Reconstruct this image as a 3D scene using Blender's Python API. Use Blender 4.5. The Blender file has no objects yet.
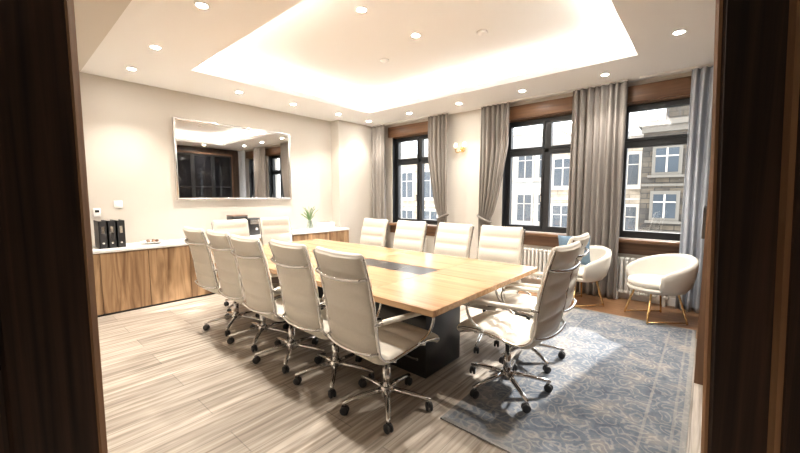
import bpy, bmesh, math, random
from mathutils import Vector, Matrix
random.seed(4)
scene = bpy.context.scene
COL = scene.collection

# ------------------------------------------------------------------ materials
def new_mat(name):
    m = bpy.data.materials.new(name); m.use_nodes = True
    nt = m.node_tree
    return m, nt, nt.nodes['Principled BSDF']
def rgb(c): return (c[0], c[1], c[2], 1)
def plain(name, c, rough=0.5, metal=0.0, bump=0.0, bscale=60, emit=None, es=0, var=0.0, coat=0):
    m, nt, b = new_mat(name)
    b.inputs['Base Color'].default_value = rgb(c)
    b.inputs['Roughness'].default_value = rough
    b.inputs['Metallic'].default_value = metal
    if coat: b.inputs['Coat Weight'].default_value = coat
    if emit:
        b.inputs['Emission Color'].default_value = rgb(emit)
        b.inputs['Emission Strength'].default_value = es
    if bump or var:
        tc = nt.nodes.new('ShaderNodeTexCoord')
        n = nt.nodes.new('ShaderNodeTexNoise'); n.inputs['Scale'].default_value = bscale
        n.inputs['Detail'].default_value = 4
        nt.links.new(tc.outputs['Object'], n.inputs['Vector'])
        if bump:
            bp = nt.nodes.new('ShaderNodeBump'); bp.inputs['Strength'].default_value = bump
            bp.inputs['Distance'].default_value = 0.01
            nt.links.new(n.outputs['Fac'], bp.inputs['Height'])
            nt.links.new(bp.outputs['Normal'], b.inputs['Normal'])
        if var:
            r = nt.nodes.new('ShaderNodeValToRGB')
            r.color_ramp.elements[0].position = 0.3; r.color_ramp.elements[1].position = 0.7
            r.color_ramp.elements[0].color = rgb([x*(1-var) for x in c])
            r.color_ramp.elements[1].color = rgb([min(1, x*(1+var)) for x in c])
            nt.links.new(n.outputs['Fac'], r.inputs['Fac'])
            nt.links.new(r.outputs['Color'], b.inputs['Base Color'])
    return m
def wood(name, c1, c2, axis='Z', across=14, along=1.0, rough=0.4, island=0.35, dist=0.8):
    m, nt, b = new_mat(name); N = nt.nodes.new; L = nt.links.new
    tc = N('ShaderNodeTexCoord'); mp = N('ShaderNodeMapping')
    s = {'X': (along, across, across), 'Y': (across, along, across), 'Z': (across, across, along)}[axis]
    mp.inputs['Scale'].default_value = s
    geo = N('ShaderNodeNewGeometry')
    vm = N('ShaderNodeVectorMath'); vm.operation = 'ADD'
    mul = N('ShaderNodeMath'); mul.operation = 'MULTIPLY'; mul.inputs[1].default_value = 7.0
    L(geo.outputs['Random Per Island'], mul.inputs[0])
    L(tc.outputs['Object'], vm.inputs[0]); L(mul.outputs[0], vm.inputs[1])
    L(vm.outputs[0], mp.inputs['Vector'])
    n = N('ShaderNodeTexNoise'); n.inputs['Scale'].default_value = 1.0
    n.inputs['Detail'].default_value = 7; n.inputs['Distortion'].default_value = dist
    L(mp.outputs[0], n.inputs['Vector'])
    r = N('ShaderNodeValToRGB'); e = r.color_ramp.elements
    e[0].position = 0.33; e[1].position = 0.68
    e[0].color = rgb(c1); e[1].color = rgb(c2)
    L(n.outputs['Fac'], r.inputs['Fac'])
    hsv = N('ShaderNodeHueSaturation')
    mr = N('ShaderNodeMapRange'); mr.inputs['To Min'].default_value = 1-island*0.5; mr.inputs['To Max'].default_value = 1+island*0.5
    L(geo.outputs['Random Per Island'], mr.inputs['Value'])
    L(mr.outputs[0], hsv.inputs['Value']); L(r.outputs['Color'], hsv.inputs['Color'])
    L(hsv.outputs[0], b.inputs['Base Color'])
    b.inputs['Roughness'].default_value = rough
    bp = N('ShaderNodeBump'); bp.inputs['Strength'].default_value = 0.15; bp.inputs['Distance'].default_value = 0.004
    L(n.outputs['Fac'], bp.inputs['Height']); L(bp.outputs['Normal'], b.inputs['Normal'])
    return m

def planks(name, cA, cB, cs, width, length, rough, streak=30, swap=True, mortar=0.003, mortcol=None, contrast=0.6):
    m, nt, b = new_mat(name); N = nt.nodes.new; L = nt.links.new
    tc = N('ShaderNodeTexCoord'); sx = N('ShaderNodeSeparateXYZ'); cx = N('ShaderNodeCombineXYZ')
    L(tc.outputs['Object'], sx.inputs[0])
    if swap:
        L(sx.outputs['Y'], cx.inputs['X']); L(sx.outputs['X'], cx.inputs['Y'])
    else:
        L(sx.outputs['X'], cx.inputs['X']); L(sx.outputs['Y'], cx.inputs['Y'])
    br = N('ShaderNodeTexBrick')
    br.inputs['Color1'].default_value = rgb(cA); br.inputs['Color2'].default_value = rgb(cB)
    br.inputs['Mortar'].default_value = rgb(mortcol or [x*0.55 for x in cA])
    br.inputs['Scale'].default_value = 1.0
    br.inputs['Mortar Size'].default_value = mortar
    br.inputs['Brick Width'].default_value = length; br.inputs['Row Height'].default_value = width
    br.offset = 0.37
    L(cx.outputs[0], br.inputs['Vector'])
    mp = N('ShaderNodeMapping'); mp.inputs['Scale'].default_value = (1.6, streak, 1)
    L(cx.outputs[0], mp.inputs['Vector'])
    n = N('ShaderNodeTexNoise'); n.inputs['Scale'].default_value = 1; n.inputs['Detail'].default_value = 6
    n.inputs['Distortion'].default_value = 0.5
    L(mp.outputs[0], n.inputs['Vector'])
    r = N('ShaderNodeValToRGB'); e = r.color_ramp.elements
    e[0].position = 0.35; e[1].position = 0.62; e[0].color = rgb(cs); e[1].color = (1, 1, 1, 1)
    L(n.outputs['Fac'], r.inputs['Fac'])
    mx = N('ShaderNodeMix'); mx.data_type = 'RGBA'; mx.blend_type = 'MULTIPLY'; mx.inputs['Factor'].default_value = contrast
    L(br.outputs['Color'], mx.inputs['A']); L(r.outputs['Color'], mx.inputs['B'])
    L(mx.outputs['Result'], b.inputs['Base Color'])
    b.inputs['Roughness'].default_value = rough
    return m

M_ceil = plain('ceiling_paint', (0.84, 0.835, 0.82), 0.8, bump=0.03)
M_wall = plain('wall_paint_beige', (0.57, 0.525, 0.465), 0.75, bump=0.04, bscale=120)
M_wallB = plain('wall_paint_cream', (0.72, 0.68, 0.62), 0.75, bump=0.04, bscale=120)
M_white = plain('white_lacquer', (0.85, 0.84, 0.82), 0.35, bump=0.01)
M_dark = wood('dark_walnut', (0.009, 0.0045, 0.003), (0.060, 0.030, 0.018), 'Z', 34, 1.0, 0.5, 0.2)
M_walnut = wood('walnut_panel', (0.11, 0.055, 0.028), (0.24, 0.13, 0.07), 'Z', 16, 1.0, 0.4)
M_walnutX = wood('walnut_trim', (0.11, 0.050, 0.022), (0.22, 0.112, 0.052), 'X', 20, 1.0, 0.4)
M_strip = wood('oak_jamb_edge', (0.22, 0.11, 0.05), (0.36, 0.20, 0.10), 'Z', 30, 1.0, 0.45)
M_oak = wood('oak_cabinet', (0.17, 0.088, 0.040), (0.52, 0.335, 0.185), 'Z', 13, 1.1, 0.4, 0.4, 1.2)
M_table = wood('oak_tabletop', (0.27, 0.145, 0.065), (0.50, 0.305, 0.155), 'X', 26, 0.9, 0.25, 0.14)
M_black = plain('black_lacquer', (0.012, 0.012, 0.013), 0.28, bump=0.01)
M_blackglass = plain('black_glass', (0.01, 0.01, 0.012), 0.06)
M_plastic = plain('black_plastic', (0.02, 0.02, 0.022), 0.45, bump=0.02)
M_chrome = plain('chrome', (0.72, 0.71, 0.70), 0.12, 1.0)
M_silver = plain('silver_frame', (0.75, 0.74, 0.73), 0.25, 1.0)
M_gold = plain('brass', (0.80, 0.55, 0.25), 0.22, 1.0)
M_leather = plain('ivory_leather', (0.66, 0.615, 0.54), 0.34, bump=0.15, bscale=90, var=0.03)
M_fabric = plain('ivory_boucle', (0.70, 0.665, 0.60), 0.8, bump=0.35, bscale=200)
M_blue = plain('blue_cushion_fabric', (0.13, 0.20, 0.27), 0.85, bump=0.3, bscale=200, var=0.2)
M_frame = plain('black_window_frame', (0.012, 0.013, 0.015), 0.4)
M_rad = plain('radiator_enamel', (0.78, 0.77, 0.74), 0.35)
M_curt = plain('taupe_curtain', (0.255, 0.228, 0.205), 0.9, bump=0.2, bscale=250, var=0.06)
M_curt2 = plain('pale_blue_grey_curtain', (0.46, 0.49, 0.54), 0.9, bump=0.2, bscale=250)
M_cover = plain('binder_black', (0.02, 0.02, 0.022), 0.5, bump=0.05)
M_label = plain('paper_label', (0.8, 0.8, 0.78), 0.7)
M_green = plain('leaf_green', (0.08, 0.18, 0.04), 0.5, var=0.3)
M_led = plain('led_strip', (1, 1, 1), 0.5, emit=(1.0, 0.95, 0.88), es=22)
M_bulb = plain('downlight_lens', (1, 1, 1), 0.5, emit=(1.0, 0.96, 0.89), es=160)
M_shade = plain('lamp_shade_glass', (0.95, 0.9, 0.8), 0.5, emit=(1.0, 0.88, 0.66), es=1.3)
M_wallD = wood('dark_wall_panel', (0.05, 0.03, 0.02), (0.12, 0.07, 0.045), 'Z', 14, 1.0, 0.4)

def glass_mat(name, gloss=0.08, tint=(1, 1, 1)):
    m = bpy.data.materials.new(name); m.use_nodes = True; nt = m.node_tree
    for n in list(nt.nodes): nt.nodes.remove(n)
    o = nt.nodes.new('ShaderNodeOutputMaterial'); mx = nt.nodes.new('ShaderNodeMixShader')
    t = nt.nodes.new('ShaderNodeBsdfTransparent'); g = nt.nodes.new('ShaderNodeBsdfGlossy')
    t.inputs['Color'].default_value = rgb(tint); g.inputs['Roughness'].default_value = 0.02
    mx.inputs[0].default_value = gloss
    nt.links.new(t.outputs[0], mx.inputs[1]); nt.links.new(g.outputs[0], mx.inputs[2]); nt.links.new(mx.outputs[0], o.inputs[0])
    return m
M_glass = glass_mat('window_glass', 0.06)
M_vase = glass_mat('vase_glass', 0.25, (0.9, 0.95, 0.93))
M_mirror = plain('mirror_glass', (0.74, 0.73, 0.71), 0.02, 1.0)

M_floor = planks('floor_pale_plank', (0.55, 0.485, 0.41), (0.43, 0.375, 0.315), (0.33, 0.285, 0.245), 0.25, 1.3, 0.45, 34, True, 0.003, contrast=0.8)
M_parquet = planks('parquet_oak', (0.36, 0.20, 0.10), (0.28, 0.15, 0.075), (0.6, 0.5, 0.45), 0.09, 0.7, 0.35, 40, False)

def rug_mat():
    m, nt, b = new_mat('persian_rug_wool'); N = nt.nodes.new; L = nt.links.new
    tc = N('ShaderNodeTexCoord')
    def ramp(inp, stops):
        r = N('ShaderNodeValToRGB'); e = r.color_ramp.elements
        e[0].position, e[0].color = stops[0][0], rgb(stops[0][1]); e[1].position, e[1].color = stops[-1][0], rgb(stops[-1][1])
        for p, c in stops[1:-1]:
            x = e.new(p); x.color = rgb(c)
        L(inp, r.inputs['Fac']); return r.outputs['Color']
    nz = N('ShaderNodeTexNoise'); nz.inputs['Scale'].default_value = 6.0; nz.inputs['Detail'].default_value = 8
    L(tc.outputs['Object'], nz.inputs['Vector'])
    vm = N('ShaderNodeVectorMath'); vm.operation = 'MULTIPLY_ADD'
    L(nz.outputs['Color'], vm.inputs[0]); vm.inputs[1].default_value = (0.24, 0.24, 0); L(tc.outputs['Object'], vm.inputs[2])
    v = N('ShaderNodeTexVoronoi'); v.feature = 'F1'; v.inputs['Scale'].default_value = 7
    v.inputs['Randomness'].default_value = 0.3
    L(vm.outputs[0], v.inputs['Vector'])
    sn = N('ShaderNodeMath'); sn.operation = 'SINE'
    ml = N('ShaderNodeMath'); ml.operation = 'MULTIPLY'; ml.inputs[1].default_value = 24
    L(v.outputs['Distance'], ml.inputs[0]); L(ml.outputs[0], sn.inputs[0])
    blue = (0.070, 0.088, 0.118); blue2 = (0.125, 0.148, 0.185); cream = (0.33, 0.305, 0.27)
    c1 = ramp(sn.outputs[0], [(0.15, blue), (0.5, blue2), (0.95, cream)])
    n2 = N('ShaderNodeTexNoise'); n2.inputs['Scale'].default_value = 4; n2.inputs['Detail'].default_value = 10; n2.inputs['Roughness'].default_value = 0.75
    L(tc.outputs['Object'], n2.inputs['Vector'])
    c2 = ramp(n2.outputs['Fac'], [(0.38, blue), (0.5, (0.16, 0.18, 0.21)), (0.64, (0.37, 0.33, 0.28))])
    mx = N('ShaderNodeMix'); mx.data_type = 'RGBA'; mx.inputs['Factor'].default_value = 0.58
    L(c1, mx.inputs['A']); L(c2, mx.inputs['B'])
    sp = N('ShaderNodeSeparateXYZ'); L(tc.outputs['Generated'], sp.inputs[0])
    def edge(sock, k):
        a = N('ShaderNodeMath'); a.operation = 'SUBTRACT'; a.inputs[1].default_value = 0.5; L(sock, a.inputs[0])
        c = N('ShaderNodeMath'); c.operation = 'ABSOLUTE'; L(a.outputs[0], c.inputs[0])
        d = N('ShaderNodeMath'); d.operation = 'SUBTRACT'; d.inputs[0].default_value = 0.5; L(c.outputs[0], d.inputs[1])
        f = N('ShaderNodeMath'); f.operation = 'MULTIPLY'; f.inputs[1].default_value = k; L(d.outputs[0], f.inputs[0])
        return f.outputs[0]
    mn = N('ShaderNodeMath'); mn.operation = 'MINIMUM'
    L(edge(sp.outputs['X'], 1.2), mn.inputs[0]); L(edge(sp.outputs['Y'], 2.84), mn.inputs[1])
    r = N('ShaderNodeValToRGB'); r.color_ramp.interpolation = 'CONSTANT'; e = r.color_ramp.elements
    e[0].position = 0; e[0].color = (0.6, 0.6, 0.6, 1); e[1].position = 0.03; e[1].color = (0.1, 0.1, 0.1, 1)
    for p, q in [(0.06, 0.45), (0.075, 0.05), (0.20, 0.45), (0.215, 0.0)]:
        x = e.new(p); x.color = (q, q, q, 1)
    L(mn.outputs[0], r.inputs['Fac'])
    m2 = N('ShaderNodeMix'); m2.data_type = 'RGBA'
    L(r.outputs['Color'], m2.inputs['Factor']); L(mx.outputs['Result'], m2.inputs['A'])
    m2.inputs['B'].default_value = (0.31, 0.29, 0.26, 1)
    L(m2.outputs['Result'], b.inputs['Base Color'])
    b.inputs['Roughness'].default_value = 0.95
    bp = N('ShaderNodeBump'); bp.inputs['Strength'].default_value = 0.3; bp.inputs['Distance'].default_value = 0.005
    n3 = N('ShaderNodeTexNoise'); n3.inputs['Scale'].default_value = 220; L(tc.outputs['Object'], n3.inputs['Vector'])
    L(n3.outputs['Fac'], bp.inputs['Height']); L(bp.outputs['Normal'], b.inputs['Normal'])
    return m
M_rug = rug_mat()
def stone_mat(name, a, bb, bw, bh):
    m, nt, b = new_mat(name); N = nt.nodes.new; L = nt.links.new
    tc = N('ShaderNodeTexCoord'); sx = N('ShaderNodeSeparateXYZ'); cx = N('ShaderNodeCombineXYZ')
    L(tc.outputs['Object'], sx.inputs[0]); L(sx.outputs['X'], cx.inputs['X']); L(sx.outputs['Z'], cx.inputs['Y'])
    br = N('ShaderNodeTexBrick'); br.inputs['Scale'].default_value = 1
    br.inputs['Color1'].default_value = rgb(a); br.inputs['Color2'].default_value = rgb(bb)
    br.inputs['Mortar'].default_value = rgb([x*0.7 for x in a]); br.inputs['Mortar Size'].default_value = 0.015
    br.inputs['Brick Width'].default_value = bw; br.inputs['Row Height'].default_value = bh
    L(cx.outputs[0], br.inputs['Vector'])
    n = N('ShaderNodeTexNoise'); n.inputs['Scale'].default_value = 3; n.inputs['Detail'].default_value = 6; L(tc.outputs['Object'], n.inputs['Vector'])
    mr = N('ShaderNodeMapRange'); mr.inputs['From Min'].default_value = 0.3; mr.inputs['From Max'].default_value = 0.7
    mr.inputs['To Min'].default_value = 0.6; mr.inputs['To Max'].default_value = 1.3; L(n.outputs['Fac'], mr.inputs['Value'])
    h = N('ShaderNodeHueSaturation'); L(br.outputs['Color'], h.inputs['Color']); L(mr.outputs[0], h.inputs['Value'])
    L(h.outputs[0], b.inputs['Base Color'])
    b.inputs['Roughness'].default_value = 0.9
    return m
M_stoneD = stone_mat('grey_brown_stone', (0.040, 0.034, 0.028), (0.095, 0.074, 0.050), 0.4, 0.18)
M_stoneL = stone_mat('cream_stone', (0.34, 0.275, 0.20), (0.40, 0.33, 0.25), 0.8, 0.35)
M_stoneW = stone_mat('white_stone', (0.46, 0.45, 0.42), (0.52, 0.50, 0.47), 1.2, 0.5)
M_bglass = plain('building_glass', (0.02, 0.03, 0.04), 0.25)
M_trimL = plain('stone_trim', (0.44, 0.39, 0.33), 0.8)
M_trimD = plain('stone_trim_dark', (0.12, 0.105, 0.085), 0.8)
M_roof = plain('slate_roof', (0.07, 0.075, 0.085), 0.7)

# ------------------------------------------------------------------ mesh builder
class MB:
    def __init__(s): s.v = []; s.f = []; s.m = []; s.sm = []; s.mats = []
    def mi(s, mat):
        if mat not in s.mats: s.mats.append(mat)
        return s.mats.index(mat)
    def add(s, vs, fs, mat, smooth=False, M=None):
        o = len(s.v); i = s.mi(mat)
        for v in vs:
            v = Vector(v)
            s.v.append(M @ v if M is not None else v)
        for f in fs:
            s.f.append([o+k for k in f]); s.m.append(i); s.sm.append(smooth)
    def box(s, lo, hi, mat, M=None, bev=0.0, seg=2):
        x0, y0, z0 = lo; x1, y1, z1 = hi
        if x0 > x1: x0, x1 = x1, x0
        if y0 > y1: y0, y1 = y1, y0
        if z0 > z1: z0, z1 = z1, z0
        if bev <= 0:
            vs = [(x0,y0,z0),(x1,y0,z0),(x1,y1,z0),(x0,y1,z0),(x0,y0,z1),(x1,y0,z1),(x1,y1,z1),(x0,y1,z1)]
            fs = [(0,3,2,1),(4,5,6,7),(0,1,5,4),(1,2,6,5),(2,3,7,6),(3,0,4,7)]
            s.add(vs, fs, mat, False, M); return
        bm = bmesh.new(); bmesh.ops.create_cube(bm, size=1)
        for v in bm.verts:
            v.co = Vector(((x0+x1)/2+v.co.x*(x1-x0), (y0+y1)/2+v.co.y*(y1-y0), (z0+z1)/2+v.co.z*(z1-z0)))
        bmesh.ops.bevel(bm, geom=bm.edges[:], offset=bev, segments=seg, affect='EDGES', profile=0.5)
        bm.verts.index_update()
        s.add([v.co.copy() for v in bm.verts], [[v.index for v in f.verts] for f in bm.faces], mat, seg > 1, M)
        bm.free()
    def rings(s, rings, mat, smooth=True, cap=True, closed=False, M=None):
        n = len(rings[0]); vs = [p for r in rings for p in r]; fs = []
        k = len(rings)
        for i in range(k if closed else k-1):
            a = i*n; b = ((i+1) % k)*n
            for j in range(n):
                fs.append((a+j, a+(j+1) % n, b+(j+1) % n, b+j))
        if cap and not closed:
            fs.append(tuple(reversed(range(n)))); fs.append(tuple(range((k-1)*n, k*n)))
        s.add(vs, fs, mat, smooth, M)
    def tube(s, pts, r, mat, seg=8, M=None, closed=False, flat=1.0):
        pts = [Vector(p) for p in pts]; n = len(pts)
        rs = r if isinstance(r, (list, tuple)) else [r]*n
        T = []
        for i in range(n):
            if closed: t = pts[(i+1) % n]-pts[i-1]
            else: t = pts[min(i+1, n-1)]-pts[max(i-1, 0)]
            T.append(t.normalized())
        up = Vector((0, 0, 1)) if abs(T[0].z) < 0.9 else Vector((1, 0, 0))
        u = T[0].cross(up).normalized(); rg = []
        for i in range(n):
            u = (u - T[i]*u.dot(T[i])).normalized(); w = T[i].cross(u)
            rg.append([pts[i]+u*math.cos(2*math.pi*j/seg)*rs[i]+w*math.sin(2*math.pi*j/seg)*rs[i]*flat for j in range(seg)])
        s.rings(rg, mat, True, True, closed, M)
    def lathe(s, prof, mat, seg=24, M=None, smooth=True):
        rg = [[(max(r, 1e-4)*math.cos(2*math.pi*j/seg), max(r, 1e-4)*math.sin(2*math.pi*j/seg), z) for j in range(seg)] for r, z in prof]
        s.rings(rg, mat, smooth, True, False, M)
    def mesh(s, name):
        me = bpy.data.meshes.new(name)
        me.from_pydata([tuple(v) for v in s.v], [], s.f)
        for m in s.mats: me.materials.append(m)
        me.polygons.foreach_set('material_index', s.m); me.polygons.foreach_set('use_smooth', s.sm)
        me.update()
        bm = bmesh.new(); bm.from_mesh(me); bmesh.ops.recalc_face_normals(bm, faces=bm.faces[:]); bm.to_mesh(me); bm.free()
        return me
    def obj(s, name, loc=(0, 0, 0), rz=0.0):
        return place(s.mesh(name), name, loc, rz)
def place(me, name, loc=(0, 0, 0), rz=0.0):
    o = bpy.data.objects.new(name, me); COL.objects.link(o)
    o.location = loc; o.rotation_euler = (0, 0, rz); return o
def catmull(P, n=8):
    P = [Vector(p) for p in P]; Q = [P[0]*2-P[1]]+P+[P[-1]*2-P[-2]]; out = []
    for i in range(1, len(Q)-2):
        a, b, c, d = Q[i-1], Q[i], Q[i+1], Q[i+2]
        for k in range(n):
            t = k/n
            out.append(0.5*((2*b)+(c-a)*t+(2*a-5*b+4*c-d)*t*t+(3*b-a-3*c+d)*t**3))
    out.append(P[-1]); return out
def single(name, lo, hi, mat, M=None, bev=0):
    b = MB(); b.box(lo, hi, mat, M, bev); return b.obj(name)
T = Matrix.Translation
RZ = lambda a: Matrix.Rotation(a, 4, 'Z')
RX = lambda a: Matrix.Rotation(a, 4, 'X')
RY = lambda a: Matrix.Rotation(a, 4, 'Y')

# ------------------------------------------------------------------ dims
XA = -5.58; YB = 5.4; H = 2.78; YC = 0.15; XD = 0.3
YAW = math.radians(40.9)
MV = RZ(YAW)   # door partition frame: local x along the doorway, local y through it

# ------------------------------------------------------------------ shell
single('floor', (-5.9, -3.2, -0.12), (2.6, 5.7, 0.0), M_floor)
single('floor_parquet', (-2.6, 4.3, 0.0), (XD, YB, 0.004), M_parquet)
single('wall_left', (XA-0.2, -0.05, 0), (XA, 5.7, 3.2), M_wall)
single('wall_left_chase', (XA, 4.40, 0), (-5.35, YB, H), M_wall)
single('wall_near', (XA, YC-0.2, 0), (-1.35, YC, H), M_wall)
single('wall_right', (XD, 1.45, 0), (XD+0.2, 5.7, 3.2), M_wallD)
single('ceiling_soffit', (XA, YC, H-0.03), (-1.2, 0.76, H), M_wall)

wins = [(-4.88, -3.66, -4.25), (-2.50, -1.32, -1.86), (-0.92, -0.12, None)]
WZ0, WZ1 = 0.80, 2.52
b = MB()
xs = [XA-0.2]
for w in wins: xs += [w[0], w[1]]
xs.append(XD+0.2)
for i in range(0, len(xs), 2):
    b.box((xs[i], YB, 0), (xs[i+1], YB+0.3, 3.2), M_wallB)
for w in wins:
    b.box((w[0], YB, -0.1), (w[1], YB+0.3, WZ0), M_wallB)
    b.box((w[0], YB, WZ1), (w[1], YB+0.3, 3.2), M_wallB)
b.obj('wall_window')

# ceiling with tray
TX0, TX1, TY0, TY1 = -4.55, -0.62, 1.60, 4.42
c = 0.16
b = MB()
CX0, CX1, CY0, CY1 = -5.9, 2.6, -3.2, 5.7
b.box((CX0, CY0, H), (TX0, CY1, H+0.05), M_ceil); b.box((TX1, CY0, H), (CX1, CY1, H+0.05), M_ceil)
b.box((TX0, CY0, H), (TX1, TY0, H+0.05), M_ceil); b.box((TX0, TY1, H), (TX1, CY1, H+0.05), M_ceil)
ZT = 3.02
b.box((TX0-c-0.1, TY0-c-0.1, H+0.05), (TX0-c, TY1+c+0.1, ZT), M_ceil); b.box((TX1+c, TY0-c-0.1, H+0.05), (TX1+c+0.1, TY1+c+0.1, ZT), M_ceil)
b.box((TX0-c, TY0-c-0.1, H+0.05), (TX1+c, TY0-c, ZT), M_ceil); b.box((TX0-c, TY1+c, H+0.05), (TX1+c, TY1+c+0.1, ZT), M_ceil)
b.box((CX0, CY0, ZT), (CX1, CY1, ZT+0.1), M_ceil)
for lo, hi in [((TX0-0.02, TY0-0.02), (TX0, TY1+0.02)), ((TX1, TY0-0.02), (TX1+0.02, TY1+0.02)), ((TX0, TY0-0.02), (TX1, TY0)), ((TX0, TY1), (TX1, TY1+0.02))]:
    b.box((lo[0], lo[1], H+0.05), (hi[0], hi[1], H+0.075), M_ceil)
b.obj('ceiling')
b = MB(); e = 0.09
b.box((TX0-e-0.02, TY0-e, H+0.05), (TX0-e+0.02, TY1+e, H+0.065), M_led); b.box((TX1+e-0.02, TY0-e, H+0.05), (TX1+e+0.02, TY1+e, H+0.065), M_led)
b.box((TX0-e+0.02, TY0-e-0.02, H+0.05), (TX1+e-0.02, TY0-e+0.02, H+0.065), M_led); b.box((TX0-e+0.02, TY1+e-0.02, H+0.05), (TX1+e-0.02, TY1+e+0.02, H+0.065), M_led)
b.obj('cove_led_strip')

# window units
for i, (x0, x1, xm) in enumerate(wins):
    b = MB(); y0, y1 = YB+0.10, YB+0.17; fw = 0.06
    b.box((x0, y0, WZ0), (x0+fw, y1, WZ1), M_frame); b.box((x1-fw, y0, WZ0), (x1, y1, WZ1), M_frame)
    b.box((x0+fw, y0, WZ0), (x1-fw, y1, WZ0+fw), M_frame); b.box((x0+fw, y0, WZ1-fw), (x1-fw, y1, WZ1), M_frame)
    b.box((x0+fw, y0, 2.0), (x1-fw, y1, 2.06), M_frame)
    cols = [(x0+fw, x1-fw)]
    if xm:
        b.box((xm-0.035, y0, WZ0+fw), (xm+0.035, y1, WZ1-fw), M_frame)
        cols = [(x0+fw, xm-0.035), (xm+0.035, x1-fw)]
    for (a, d) in cols:
        for (z0, z1) in [(WZ0+fw, 2.0), (2.06, WZ1-fw)]:
            q = 0.03
            b.box((a, y0-0.015, z0), (a+q, y1-0.01, z1), M_frame); b.box((d-q, y0-0.015, z0), (d, y1-0.01, z1), M_frame)
            b.box((a+q, y0-0.015, z0), (d-q, y1-0.01, z0+q), M_frame); b.box((a+q, y0-0.015, z1-q), (d-q, y1-0.01, z1), M_frame)
            b.box((a+q, y0+0.03, z0+q), (d-q, y0+0.036, z1-q), M_glass)
        b.box((d-0.022, y0-0.05, 1.35), (d-0.008, y0-0.015, 1.37), M_chrome)
        b.box((d-0.022, y0-0.05, 1.26), (d-0.008, y0-0.04, 1.37), M_chrome)
    b.box((x0, YB+0.002, WZ0+0.001), (x0+0.012, y0, WZ1-0.013), M_frame); b.box((x1-0.012, YB+0.002, WZ0+0.001), (x1, y0, WZ1-0.013), M_frame)
    b.obj('window_%d' % (i+1))
    b = MB()
    b.box((x0-0.08, YB-0.05, WZ1), (x1+0.08, YB, WZ1+0.20), M_walnutX, bev=0.006)
    b.box((x0, YB, WZ1-0.012), (x1, YB+0.1, WZ1), M_walnutX)
    b.obj('trim_%d' % (i+1))
    b = MB()
    b.box((x0-0.06, YB-0.13, WZ0-0.045), (x1+0.06, YB+0.10, WZ0-0.001), M_walnutX, bev=0.006)
    b.box((x0-0.04, YB-0.03, WZ0-0.20), (x1+0.04, YB, WZ0-0.045), M_walnutX)
    b.obj('window_sill')
single('baseboard_window', (-5.35, YB-0.018, 0.004), (XD, YB, 0.10), M_white)
single('baseboard_left', (-5.35, 4.42, 0.0), (-5.332, YB-0.02, 0.10), M_white)

# radiators
def radiator(x0, x1, name='radiator'):
    b = MB(); n = int((x1-x0)/0.055)
    for i in range(n):
        x = x0+(i+0.5)*(x1-x0)/n
        for y in (YB-0.125, YB-0.075):
            b.tube([(x, y, 0.12), (x, y, 0.16), (x, y, 0.50), (x, y, 0.545)], [0.012, 0.018, 0.018, 0.012], M_rad, 8)
        b.box((x-0.024, YB-0.14, 0.52), (x+0.024, YB-0.06, 0.56), M_rad, bev=0.01)
        b.box((x-0.024, YB-0.14, 0.10), (x+0.024, YB-0.06, 0.14), M_rad, bev=0.01)
    for x in (x0+0.05, x1-0.05):
        b.box((x-0.015, YB-0.13, 0.004), (x+0.015, YB-0.07, 0.11), M_rad)
    b.tube([(x0-0.0, YB-0.1, 0.12), (x0-0.05, YB-0.1, 0.12), (x0-0.05, YB-0.1, 0.005)], 0.01, M_chrome, 8)
    return b.obj(name)
radiator(-0.88, -0.28); radiator(-2.25, -1.5); radiator(-4.7, -3.95)

# ------------------------------------------------------------------ curtains
def curtain(x0, x1, folds, mat, pin=None, y=5.225, amp=0.045, seed=0, zt=2.755):
    rnd = random.Random(seed); ph = [rnd.uniform(-0.5, 0.5) for _ in range(40)]
    NX = folds*10; zs = [0.02+(zt-0.02)*k/50 for k in range(51)]
    vs = []; fs = []
    for k, z in enumerate(zs):
        xa, xb = x0, x1; w = 1.0
        if pin:
            side, zp = pin
            if z > zp: t = min(1, (z-zp)/1.15); w = 0.42+0.58*(t**0.6)
            else: t = (zp-z)/zp; w = 0.42+0.25*min(1, t*2.2)
            W = (x1-x0)*w
            if side == 'L': xb = x0+W
            else: xa = x1-W
        for j in range(NX+1):
            s = j/NX
            q = s*folds; ss = s+0.10/folds*math.sin(q*2.1+ph[int(q) % 40]+z*0.7)
            ss = min(1, max(0, ss))
            a = amp*(0.75+0.25*math.sin(q*1.7+seed)) * (0.8+0.2*(1-z/zt))
            vs.append((xa+(xb-xa)*ss, y+a*math.sin(2*math.pi*q+0.5*math.sin(z*1.3+seed)), z))
    n = NX+1
    for k in range(50):
        for j in range(NX): fs.append((k*n+j, k*n+j+1, (k+1)*n+j+1, (k+1)*n+j))
    b = MB(); b.add(vs, fs, mat, True)
    if pin:
        side, zp = pin; W = (x1-x0)*0.42
        cx = x0+W/2 if side == 'L' else x1-W/2
        ring = [(cx+(W/2+0.015)*math.cos(t*math.pi/10), y+(amp+0.02)*math.sin(t*math.pi/10), zp+0.05*math.cos(t*math.pi/10)*(1 if side == 'R' else -1)) for t in range(20)]
        b.tube(ring, 0.018, mat, 8, closed=True)
    o = b.obj('curtain')
    md = o.modifiers.new('thick', 'SOLIDIFY'); md.thickness = 0.004
    return o
curtain(-5.30, -4.92, 4, M_curt, seed=1)
curtain(-3.86, -3.44, 5, M_curt, ('R', 0.98), seed=2)
curtain(-2.82, -2.34, 6, M_curt, ('L', 0.98), seed=3)
curtain(-1.46, -0.82, 8, M_curt, seed=4, amp=0.055)
curtain(-0.22, 0.14, 5, M_curt2, seed=5)
for (x0, x1) in [(-5.30, -3.44), (-2.82, -0.82), (-0.7, 0.2)]:
    single('curtain_rail', (x0, 5.215, 2.757), (x1, 5.24, H), M_white)

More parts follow.
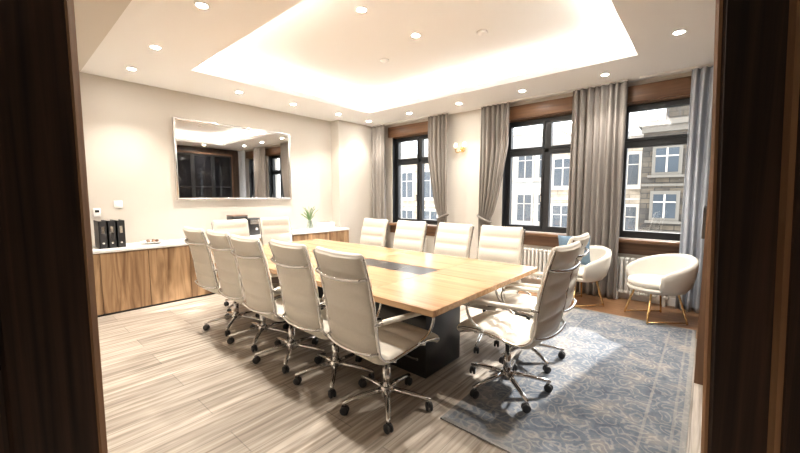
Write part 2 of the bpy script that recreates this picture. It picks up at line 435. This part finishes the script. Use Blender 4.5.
# ------------------------------------------------------------------ doorway we look through
b = MB()
b.box((-1.95, 0.778, 0), (-0.704, 0.79, 2.42), M_dark, MV)
b.box((-0.704, 0.780, 0), (-0.698, 0.796, 2.42), M_strip, MV)
for xx in (-0.90, -1.35):
    b.box((xx-0.012, 0.768, 0), (xx+0.0, 0.778, 2.42), M_dark, MV)
b.obj('door_1')
MT = MV @ T((0.703, 0.79, 1.35)) @ RY(math.radians(-2.4)) @ T((-0.703, -0.79, -1.35))
b = MB()
b.box((0.691, 0.785, 0.04), (0.699, 0.794, 2.41), M_strip, MT)
b.box((0.699, 0.775, 0.04), (0.828, 0.79, 2.41), M_dark, MT)
b.box((0.828, 0.760, 0.04), (0.842, 0.79, 2.41), M_strip, MT)
b.box((0.842, 0.755, 0.04), (1.15, 0.78, 2.41), M_dark, MT)
b.obj('door_2')
single('wall_partition', (1.05, 0.795, 0), (1.5, 0.86, 2.45), M_wallD, MV)
single('wall_doorhead', (-2.0, 0.74, 2.45), (1.6, 0.86, H), M_wallD, MV)
b = MB(); b.box((-2.1, -1.9, 0), (1.6, -1.8, H), M_wall, MV); b.obj('unseen_hall_wall_rear')  # unseen hall walls, put in to keep sky light off the doors
b = MB(); b.box((-2.1, -1.8, 0), (-2.0, 0.86, H), M_wallD, MV); b.obj('unseen_hall_wall_left')
b = MB(); b.box((1.5, -1.8, 0), (1.6, 0.86, H), M_wallD, MV); b.obj('unseen_hall_wall_right')

# tall cabinet with smoked-glass doors on right wall
b = MB(); bx0, bx1, by0, by1 = 0.0, XD-0.022, 3.25, 4.95
b.box((bx0, by0, 0), (bx1, by0+0.03, 2.6), M_walnut); b.box((bx0, by1-0.03, 0), (bx1, by1, 2.6), M_walnut)
b.box((bx0, by0+0.03, 2.56), (bx1, by1-0.03, 2.6), M_walnut); b.box((bx1-0.02, by0+0.03, 0), (bx1, by1-0.03, 2.56), M_walnut)
b.box((bx0+0.02, by0+0.03, 0), (bx1-0.02, by1-0.03, 0.7), M_walnut)
nd = 3; dw = (by1-by0-0.06)/nd
for k in range(nd):
    ya = by0+0.03+k*dw+0.003; yb_ = ya+dw-0.006
    b.box((bx0, ya, 0.05), (bx0+0.02, yb_, 0.69), M_walnut, bev=0.002, seg=1)
    for (p, q) in (((ya, 0.70), (ya+0.045, 2.55)), ((yb_-0.045, 0.70), (yb_, 2.55)), ((ya+0.045, 0.70), (yb_-0.045, 0.745)), ((ya+0.045, 2.505), (yb_-0.045, 2.55)), ((ya+0.045, 1.6), (yb_-0.045, 1.63))):
        b.box((bx0, p[0], p[1]), (bx0+0.02, q[0], q[1]), M_frame)
    b.box((bx0+0.008, ya+0.045, 0.745), (bx0+0.014, yb_-0.045, 2.505), M_blackglass)
    b.box((bx0-0.02, yb_-0.03, 1.0), (bx0, yb_-0.02, 1.25), M_chrome)
b.obj('tall_cabinet')

# ------------------------------------------------------------------ rug
single('persian_rug', (-1.15, 1.70, 0.0045), (-0.01, 4.54, 0.010), M_rug)

# ------------------------------------------------------------------ table
b = MB(); tx0, tx1, ty0, ty1 = -4.10, -1.05, 1.48, 2.99
zt0, zt1 = 0.712, 0.75; ym = (ty0+ty1)/2
ix0, ix1, iy0, iy1 = -2.45, -1.62, ym-0.13, ym+0.13
for (xa, xb_) in [(tx0, ix0-0.003), (ix1+0.003, tx1)]:
    b.box((xa, ty0, zt0), (xb_, ym-0.0015, zt1), M_table, bev=0.003, seg=1); b.box((xa, ym+0.0015, zt0), (xb_, ty1, zt1), M_table, bev=0.003, seg=1)
b.box((ix0-0.003, ty0, zt0), (ix1+0.003, iy0, zt1), M_table, bev=0.002, seg=1); b.box((ix0-0.003, iy1, zt0), (ix1+0.003, ty1, zt1), M_table, bev=0.002, seg=1)
b.box((ix0, iy0+0.002, zt0-0.02), (ix1, iy1-0.002, zt1-0.003), M_black)
for t in (0.33, 0.66):
    x = ix0+(ix1-ix0)*t; b.box((x-0.004, iy0+0.004, zt1-0.003), (x+0.004, iy1-0.004, zt1-0.001), M_chrome)
b.box((tx0+0.35, ty0+0.45, zt0-0.05), (tx1-0.35, ty1-0.45, zt0-0.001), M_black)
b.box((-2.35, 2.02, 0.0), (-1.50, 2.50, zt0-0.05), M_black, bev=0.006)
b.box((-3.75, 2.02, 0.0), (-2.95, 2.50, zt0-0.05), M_black, bev=0.006)
b.obj('conference_table')

# ------------------------------------------------------------------ conference chair
def chair_mesh(name, phase):
    b = MB()
    prof = catmull([(0, .265, .395), (0, .245, .43), (0, .10, .447), (0, -.08, .43), (0, -.19, .425), (0, -.258, .47), (0, -.283, .56), (0, -.305, .72), (0, -.338, .88), (0, -.378, 1.015), (0, -.392, 1.045)], 12)
    n = len(prof); L = [0]
    for i in range(1, n): L.append(L[-1]+(prof[i]-prof[i-1]).length)
    rg = []; rail = []
    for i in range(n):
        t = (prof[min(i+1, n-1)]-prof[max(i-1, 0)]).normalized(); nn = Vector((0, -t.z, t.y))
        s = L[i]/L[-1]
        endf = min(1.0, min(s, 1-s)/0.02+0.35)
        th = (0.013+0.018*abs(math.sin(math.pi*s*10))**0.4)*endf
        w = 0.217-0.006*s - (0.02*(1-endf))
        ring = []
        for j in range(20):
            a = 2*math.pi*j/20; ca, sa = math.cos(a), math.sin(a)
            x = w*math.copysign(abs(ca)**0.28, ca); o = th*math.copysign(abs(sa)**0.7, sa)
            dish = 0.016*(x/w)**2 if s > 0.5 else 0.0
            ring.append(Vector((x, prof[i].y, prof[i].z))+nn*(o-dish))
        rg.append(ring)
        if 0.03 < s < 0.985: rail.append((prof[i], nn, s))
    b.rings(rg, M_leather)
    for sx in (-1, 1):
        b.tube([Vector((sx*0.222, p.y, p.z))-nn*(0.004) for p, nn, s in rail], 0.009, M_chrome, 8)
        arm = catmull([(sx*.222, -.300, .66), (sx*.238, -.25, .672), (sx*.242, -.10, .665), (sx*.242, .08, .652), (sx*.242, .155, .625), (sx*.240, .175, .575), (sx*.236, .135, .50), (sx*.222, .06, .455)], 6)
        b.tube(arm, 0.010, M_chrome, 8)
        b.tube(arm[5:25], [0.008]+[0.0155]*18+[0.008], M_leather, 10)
    for (z, y) in ((0.50, -.275), (0.92, -.350)):
        b.tube(catmull([(-.221, y, z), (-.19, y-.032, z-.004), (-.1, y-.046, z-.014), (0, y-.05, z-.018), (.1, y-.046, z-.014), (.19, y-.032, z-.004), (.221, y, z)], 5), 0.010, M_chrome, 8)
    for y, z in ((.12, .418), (-.14, .398)):
        b.tube([(-.221, y, z+.015), (-.1, y, z-.012), (.1, y, z-.012), (.221, y, z+.015)], 0.009, M_chrome, 8)
    b.box((-.075, -.13, .355), (.075, .11, .395), M_plastic, bev=0.012)
    b.tube([(.06, .02, .37), (.20, .03, .365), (.235, .03, .37)], [.005, .005, .008], M_plastic, 6)
    b.lathe([(.0, .13), (.026, .13), (.026, .25), (.016, .252), (.016, .36), (0, .36)], M_chrome, 16)
    b.lathe([(0, .075), (.038, .075), (.044, .09), (.044, .12), (.032, .135), (0, .137)], M_chrome, 20)
    for k in range(5):
        a = phase+k*2*math.pi/5; R = RZ(a)
        b.tube([(0.03, 0, .108), (.12, 0, .103), (.22, 0, .088), (.285, 0, .074), (.292, 0, .072)], [.023, .019, .016, .014, .008], M_chrome, 8, R, flat=0.8)
        b.tube([(.278, 0, .075), (.278, 0, .045)], .007, M_chrome, 6, R)
        sw = R @ T((.278, 0, .028)) @ RZ(0.6+k*1.3)
        for d in (-1, 1):
            b.lathe([(0, -.008), (.022, -.008), (.0275, -.004), (.0275, .004), (.022, .008), (0, .008)], M_plastic, 16, sw @ T((0, d*.013, 0)) @ RX(math.pi/2))
        b.box((-.016, -.005, .0), (.016, .005, .03), M_plastic, sw)
    return b.mesh(name)
CHA = chair_mesh('conference_chair_mesh_a', math.radians(16)); CHB = chair_mesh('conference_chair_mesh_b', math.radians(318))
def chair(x, y, ang, me=CHB, z=0.0): return place(me, 'conference_chair', (x, y, z), math.radians(ang))
for i, x in enumerate([-1.50, -2.03, -2.57, -3.11, -3.64]):
    chair(x, 1.60 + (0, 0.01, -0.02, 0.01, 0)[i], (-3, -2, 0, -1, 1)[i])
for i, x in enumerate([-1.50, -2.07, -2.66, -3.27]):
    chair(x, 2.92, 180+(3, -2, 1, 0)[i])
chair(-4.17, 1.98, -88, CHA); chair(-4.17, 2.56, -92, CHA)
chair(-0.99, 2.28, 87, CHA, 0.010); chair(-1.07, 2.86, 90, CHA, 0.010)

# ------------------------------------------------------------------ tub lounge chair
def tub_mesh(name):
    b = MB(); rg = []
    n = 41
    for i in range(n):
        th = math.radians(-118+236*i/(n-1)); u = abs(th)/math.radians(118)
        zt = 0.71-0.15*(u**1.8)-0.02*u; ef = 1 if u < 0.9 else 1-0.5*((u-0.9)/0.1)**2
        dx, dy = math.sin(th), -math.cos(th)
        ro, rb = 0.345, 0.255; tk = 0.055*ef
        zb = 0.33; zt2 = zb+(zt-zb)*(0.8+0.2*ef)
        sect = [(rb, zb), (rb+0.05, zb+0.06), (ro-0.012, (zb+zt2)/2), (ro, zt2-0.04), (ro-0.005, zt2-0.012), (ro-tk/2, zt2), (ro-tk+0.005, zt2-0.012), (ro-tk, zt2-0.04), (ro-tk-0.015, (zb+zt2)/2+0.02), (rb-0.01, zb+0.07), (rb-0.05, zb+0.02)]
        rg.append([(dx*r*1.02, dy*r*0.98, z) for r, z in sect])
    b.rings(rg, M_fabric)
    b.lathe([(0, .30), (.20, .305), (.262, .33), (.275, .35), (.262, .365), (0, .37)], M_fabric, 32)
    b.lathe([(0, .365), (.225, .367), (.248, .385), (.252, .41), (.24, .435), (.20, .45), (0, .456)], M_fabric, 32, T((0, 0.02, 0)))
    for a in (45, 135, 225, 315):
        R = RZ(math.radians(a))
        b.tube([(.10, 0, .305), (.20, 0, .30), (.285, 0, .012), (.285, 0, .0)], [.011, .011, .010, .010], M_gold, 8, R)
    for a in (0, 180):
        R = RZ(math.radians(a))
        b.tube([R @ Vector((.201, -.201, .018)), R @ Vector((.201, .201, .018))], .008, M_gold, 8)
    return b.mesh(name)
TUB = tub_mesh('tub_mesh')
place(TUB, 'tub_lounge_chair', (-0.37, 4.70, 0.010), math.radians(128))
place(TUB, 'tub_lounge_chair', (-1.17, 4.78, 0.010), math.radians(140))
b = MB(); N = 14; vs = []; fs = []
for sgn in (1, -1):
    o = len(vs)
    for i in range(N+1):
        for j in range(N+1):
            u, v = -1+2*i/N, -1+2*j/N
            k = (1-u**4)*(1-v**4)
            vs.append((0.19*u*(1-0.07*(1-v*v)), sgn*0.06*k**0.5, 0.19*v*(1-0.07*(1-u*u))))
    for i in range(N):
        for j in range(N):
            q = o+i*(N+1)+j; fs.append((q, q+1, q+N+2, q+N+1))
b.add(vs, fs, M_blue, True, T((-1.24, 4.80, 0.665)) @ RZ(math.radians(25)) @ RX(math.radians(-16)))
b.obj('throw_cushion')

# ------------------------------------------------------------------ credenza
b = MB(); cx0, cx1, cy0, cy1 = XA+0.022, -5.05, 0.30, 4.37
b.box((cx0, cy0, 0.0), (cx1-0.02, cy1, 0.025), M_plastic)
b.box((cx0, cy0, 0.025), (cx1-0.022, cy1, 0.715), M_oak)
b.box((cx0, cy0-0.005, 0.715), (cx1+0.015, cy1+0.0, 0.75), M_white, bev=0.004)
n = 9; w = (cy1-cy0)/n
for i in range(n):
    b.box((cx1-0.02, cy0+i*w+0.003, 0.025), (cx1, cy0+(i+1)*w-0.003, 0.705), M_oak, bev=0.002, seg=1)
b.obj('sideboard_cabinet')

# mirror
b = MB(); my0, my1, mz0, mz1 = 1.69, 3.48, 1.29, 2.42
b.box((XA, my0+0.02, mz0+0.02), (XA+0.02, my1-0.02, mz1-0.02), M_plastic)
b.box((XA+0.02, my0+0.02, mz0+0.02), (XA+0.03, my1-0.02, mz1-0.02), M_mirror)
f = 0.03
b.box((XA, my0, mz0), (XA+0.045, my0+f, mz1), M_silver, bev=0.006); b.box((XA, my1-f, mz0), (XA+0.045, my1, mz1), M_silver, bev=0.006)
b.box((XA, my0+f, mz0), (XA+0.045, my1-f, mz0+f), M_silver, bev=0.006); b.box((XA, my0+f, mz1-f), (XA+0.045, my1-f, mz1), M_silver, bev=0.006)
b.obj('wall_mirror')

# desk items
for k in range(3):
    b = MB(); y = 0.775+k*0.082; zc = 0.751
    b.box((-5.42, y, zc), (-5.15, y+0.006, zc+0.315), M_cover); b.box((-5.42, y+0.069, zc), (-5.15, y+0.075, zc+0.315), M_cover)
    b.box((-5.155, y, zc), (-5.15, y+0.075, zc+0.315), M_cover); b.box((-5.40, y+0.008, zc+0.01), (-5.16, y+0.067, zc+0.30), M_label)
    b.box((-5.15, y+0.024, zc+0.17), (-5.149, y+0.051, zc+0.25), M_silver)
    b.lathe([(0, 0), (.011, 0), (.011, .002), (0, .002)], M_chrome, 12, T((-5.15, y+0.037, zc+0.06)) @ RY(math.pi/2))
    b.obj('ring_binder')
b = MB()
b.lathe([(0, 0), (.06, 0), (.10, .018), (.13, .03), (.128, .034), (.095, .024), (.055, .008), (0, .007)], M_white, 28)
for k in range(5):
    a = k*1.3; b.lathe([(0, -.02), (.017, -.012), (.022, 0), (.017, .013), (0, .02)], M_walnut, 10, T((.05*math.cos(a), .05*math.sin(a), .035)))
b.obj('snack_dish', (-5.25, 1.30, 0.751))
b = MB()
b.box((-.12, -.22, 0), (.12, .0, .30), M_plastic, bev=0.012); b.box((-.10, .01, 0), (.12, .23, .26), M_plastic, bev=0.012)
b.box((.12, -.20, .20), (.124, -.02, .28), M_blackglass); b.box((.118, -.15, .06), (.15, -.07, .10), M_chrome, bev=.004)
b.box((.12, .03, .17), (.124, .21, .24), M_silver); b.lathe([(0, 0), (.02, 0), (.02, .02), (0, .02)], M_chrome, 14, T((.12, .12, .1)) @ RY(math.pi/2))
b.box((-.11, -.22, .30), (.11, .0, .312), M_walnut)
b.obj('coffee_machine', (-5.32, 2.52, 0.751))
b = MB()
b.lathe([(0, 0), (.05, 0), (.062, .03), (.05, .10), (.035, .15), (.042, .17), (.038, .17), (.031, .15), (.045, .10), (.055, .03), (0, .01)], M_vase, 24)
rnd = random.Random(3)
for k in range(26):
    a = rnd.uniform(0, 6.28); h = rnd.uniform(.26, .42); sp = rnd.uniform(.03, .18)
    P = catmull([(0, 0, .02), (.015*math.cos(a), .015*math.sin(a), .16), (sp*.5*math.cos(a), sp*.5*math.sin(a), h*.8), (sp*math.cos(a), sp*math.sin(a), h)], 4)
    b.tube(P, [.002]*6+[.006]*3+[.005]*3+[.001], M_green, 5, flat=0.3)
b.obj('potted_grass_plant', (-5.30, 3.68, 0.751))
b = MB(); b.box((-.10, -.13, 0), (.10, .13, .11), M_white, bev=.012); b.box((-.08, -.11, .11), (.08, .11, .125), M_silver, bev=.004)
b.obj('storage_box', (-5.32, 4.05, 0.751))
b = MB(); b.box((XA, 1.00, 1.20), (XA+.012, 1.09, 1.29), M_white, bev=.004); b.box((XA+.012, 1.025, 1.225), (XA+.016, 1.065, 1.265), M_white); b.obj('wall_thermostat')
b = MB(); b.box((XA, .80, 1.10), (XA+.02, .87, 1.20), M_white, bev=.004); b.box((XA+.02, .815, 1.15), (XA+.023, .855, 1.18), M_blackglass); b.obj('wall_thermostat')  # thermostat with a small dark display

# wall sconce
b = MB(); S = T((-3.25, YB, 2.15))
b.lathe([(0, 0), (.04, 0), (.045, .008), (.03, .02), (0, .022)], M_gold, 20, S @ RX(math.pi/2))
for d in (-1, 1):
    b.tube([S @ Vector(p) for p in catmull([(0, -.02, 0), (d*.03, -.06, -.05), (d*.075, -.08, -.05), (d*.085, -.08, .0)], 6)], .008, M_gold, 8)
    Q = S @ T((d*.085, -.08, 0))
    b.lathe([(0, 0), (.022, .0), (.024, .008), (.01, .012), (0, .012)], M_gold, 16, Q)
    b.lathe([(0, .012), (.010, .012), (.010, .05), (0, .05)], M_white, 12, Q)
    b.lathe([(.036, .045), (.022, .105), (.019, .105), (.033, .045)], M_shade, 20, Q)
b.obj('wall_sconce')

# ------------------------------------------------------------------ downlights
def downlight(x, y, z, energy=28):
    b = MB()
    b.lathe([(.036, 0), (.052, 0), (.054, -.004), (.050, -.007), (.040, -.006), (.036, -.002)], M_white, 24)
    b.lathe([(0, -.001), (.037, -.001), (.037, -.004), (0, -.004)], M_bulb, 20)
    o = b.obj('recessed_downlight', (x, y, z))
    ld = bpy.data.lights.new('spot', 'SPOT'); ld.energy = energy; ld.color = (1.0, 0.93, 0.84)
    ld.spot_size = math.radians(105); ld.spot_blend = 0.8; ld.shadow_soft_size = 0.03
    lo = bpy.data.objects.new('spot', ld); COL.objects.link(lo); lo.parent = o; lo.location = (0, 0, -0.012)
for x in (-5.0, -4.11, -2.96, -1.8): downlight(x, 1.14, H, 72)
for y in (2.35, 3.2, 4.1): downlight(-4.98, y, H, 72)
for x in (-5.0, -4.0, -3.0, -2.0, -1.0): downlight(x, 4.86, H, 50)
downlight(-0.27, 4.05, H, 70); downlight(-0.27, 2.6, H, 80)
for x, y in ((-2.45, 2.3), (-2.4, 3.02)): downlight(x, y, ZT, 110)
hall_fill = MV @ Vector((0.0, -0.9, 0)); downlight(hall_fill.x, hall_fill.y, H, 85)  # unseen hall lamp, added to brighten the dark door panels
for x, y in ((-3.11, 3.3), (-1.84, 3.41)):
    b = MB(); b.lathe([(0, 0), (.055, 0), (.055, -.012), (.04, -.02), (.025, -.032), (0, -.034)], M_white, 24); b.obj('smoke_detector', (x, y, ZT))

# ------------------------------------------------------------------ outside
def building(x0, x1, y, z0, z1, wall, nx, rows, ww, wh, trim, depth=4.0, chim=False):
    b = MB(); b.box((x0, y, z0), (x1, y+depth, z1), wall)
    b.box((x0-0.15, y-0.25, z1), (x1+0.15, y+depth, z1+0.18), trim); b.box((x0-0.05, y-0.12, z1-0.2), (x1+0.05, y, z1), trim)
    for i in range(nx):
        cx = x0+(i+0.5)*(x1-x0)/nx
        for zc in rows:
            b.box((cx-ww/2-0.10, y-0.07, zc-wh/2-0.10), (cx+ww/2+0.10, y, zc+wh/2+0.12), trim)
            b.box((cx-ww/2, y-0.08, zc-wh/2), (cx+ww/2, y-0.06, zc+wh/2), M_bglass)
            b.box((cx-0.025, y-0.10, zc-wh/2), (cx+0.025, y-0.08, zc+wh/2), M_trimL)
            b.box((cx-ww/2, y-0.10, zc+wh*0.15), (cx+ww/2, y-0.08, zc+wh*0.15+0.04), M_trimL)
            b.box((cx-ww/2-0.2, y-0.2, zc-wh/2-0.18), (cx+ww/2+0.2, y, zc-wh/2-0.10), trim)
    for zc in rows: b.box((x0, y-0.06, zc+wh/2+0.28), (x1, y, zc+wh/2+0.36), trim)
    if chim:
        b.box((x0+0.5, y+1, z1+.18), (x0+1.3, y+1.6, z1+0.8), wall)
        for k in range(3): b.lathe([(.09, z1+.8), (.12, z1+.85), (.09, z1+1.1), (0, z1+1.1)], M_roof, 12, T((x0+.65+k*.25, y+1.3, 0)))
        for k in range(14): b.box((x0+0.05+k*.3, y-.1, z1+.18), (x0+.07+k*.3, y-.08, z1+.6), M_frame)
        b.box((x0, y-.1, z1+.6), (x0+4.1, y-.08, z1+.63), M_frame)
    return b.obj('neighbour_building')
building(-1.80, 2.4, 15, -6, 3.7, M_stoneD, 3, (2.55, 1.0, -0.6, -2.2), 0.62, 0.8, M_trimD, chim=True)
building(-5.6, -1.9, 17, -6, 3.7, M_stoneL, 3, (2.4, 0.3, -1.8), 0.75, 1.2, M_trimL)
building(-9.2, -5.8, 19, -6, 4.6, M_stoneW, 3, (3.0, 0.7, -1.8), 0.75, 1.4, M_trimL)
building(-24.0, -9.6, 17, -6, 3.6, M_stoneL, 8, (2.0, -0.3, -2.8), 0.9, 1.5, M_trimL)
single('ground', (-60, 6, -6.1), (60, 60, -6.0), M_roof)

# ------------------------------------------------------------------ light
w = bpy.data.worlds.new('sky'); scene.world = w; w.use_nodes = True
nt = w.node_tree; bg = nt.nodes['Background']
bg.inputs['Color'].default_value = (0.88, 0.94, 1.0, 1); bg.inputs['Strength'].default_value = 3.4
sd = bpy.data.lights.new('sun', 'SUN'); sd.energy = 6; sd.angle = math.radians(1.2); sd.color = (1, 0.95, 0.88)
so = bpy.data.objects.new('sun', sd); COL.objects.link(so)
d = Vector((-0.16, -1.0, -0.55)); so.rotation_euler = d.to_track_quat('-Z', 'Y').to_euler(); so.location = (0, 12, 8)

# ------------------------------------------------------------------ camera
cd = bpy.data.cameras.new('camera'); cam = bpy.data.objects.new('camera', cd); COL.objects.link(cam)
cd.lens = 15.93; cd.sensor_width = 36; cd.clip_start = 0.02; cd.clip_end = 300
cam.location = (0, 0, 1.35); cam.rotation_euler = (math.radians(90-4.95), 0, YAW)
scene.camera = cam
scene.view_settings.view_transform = 'Standard'
scene.view_settings.exposure = 1.1
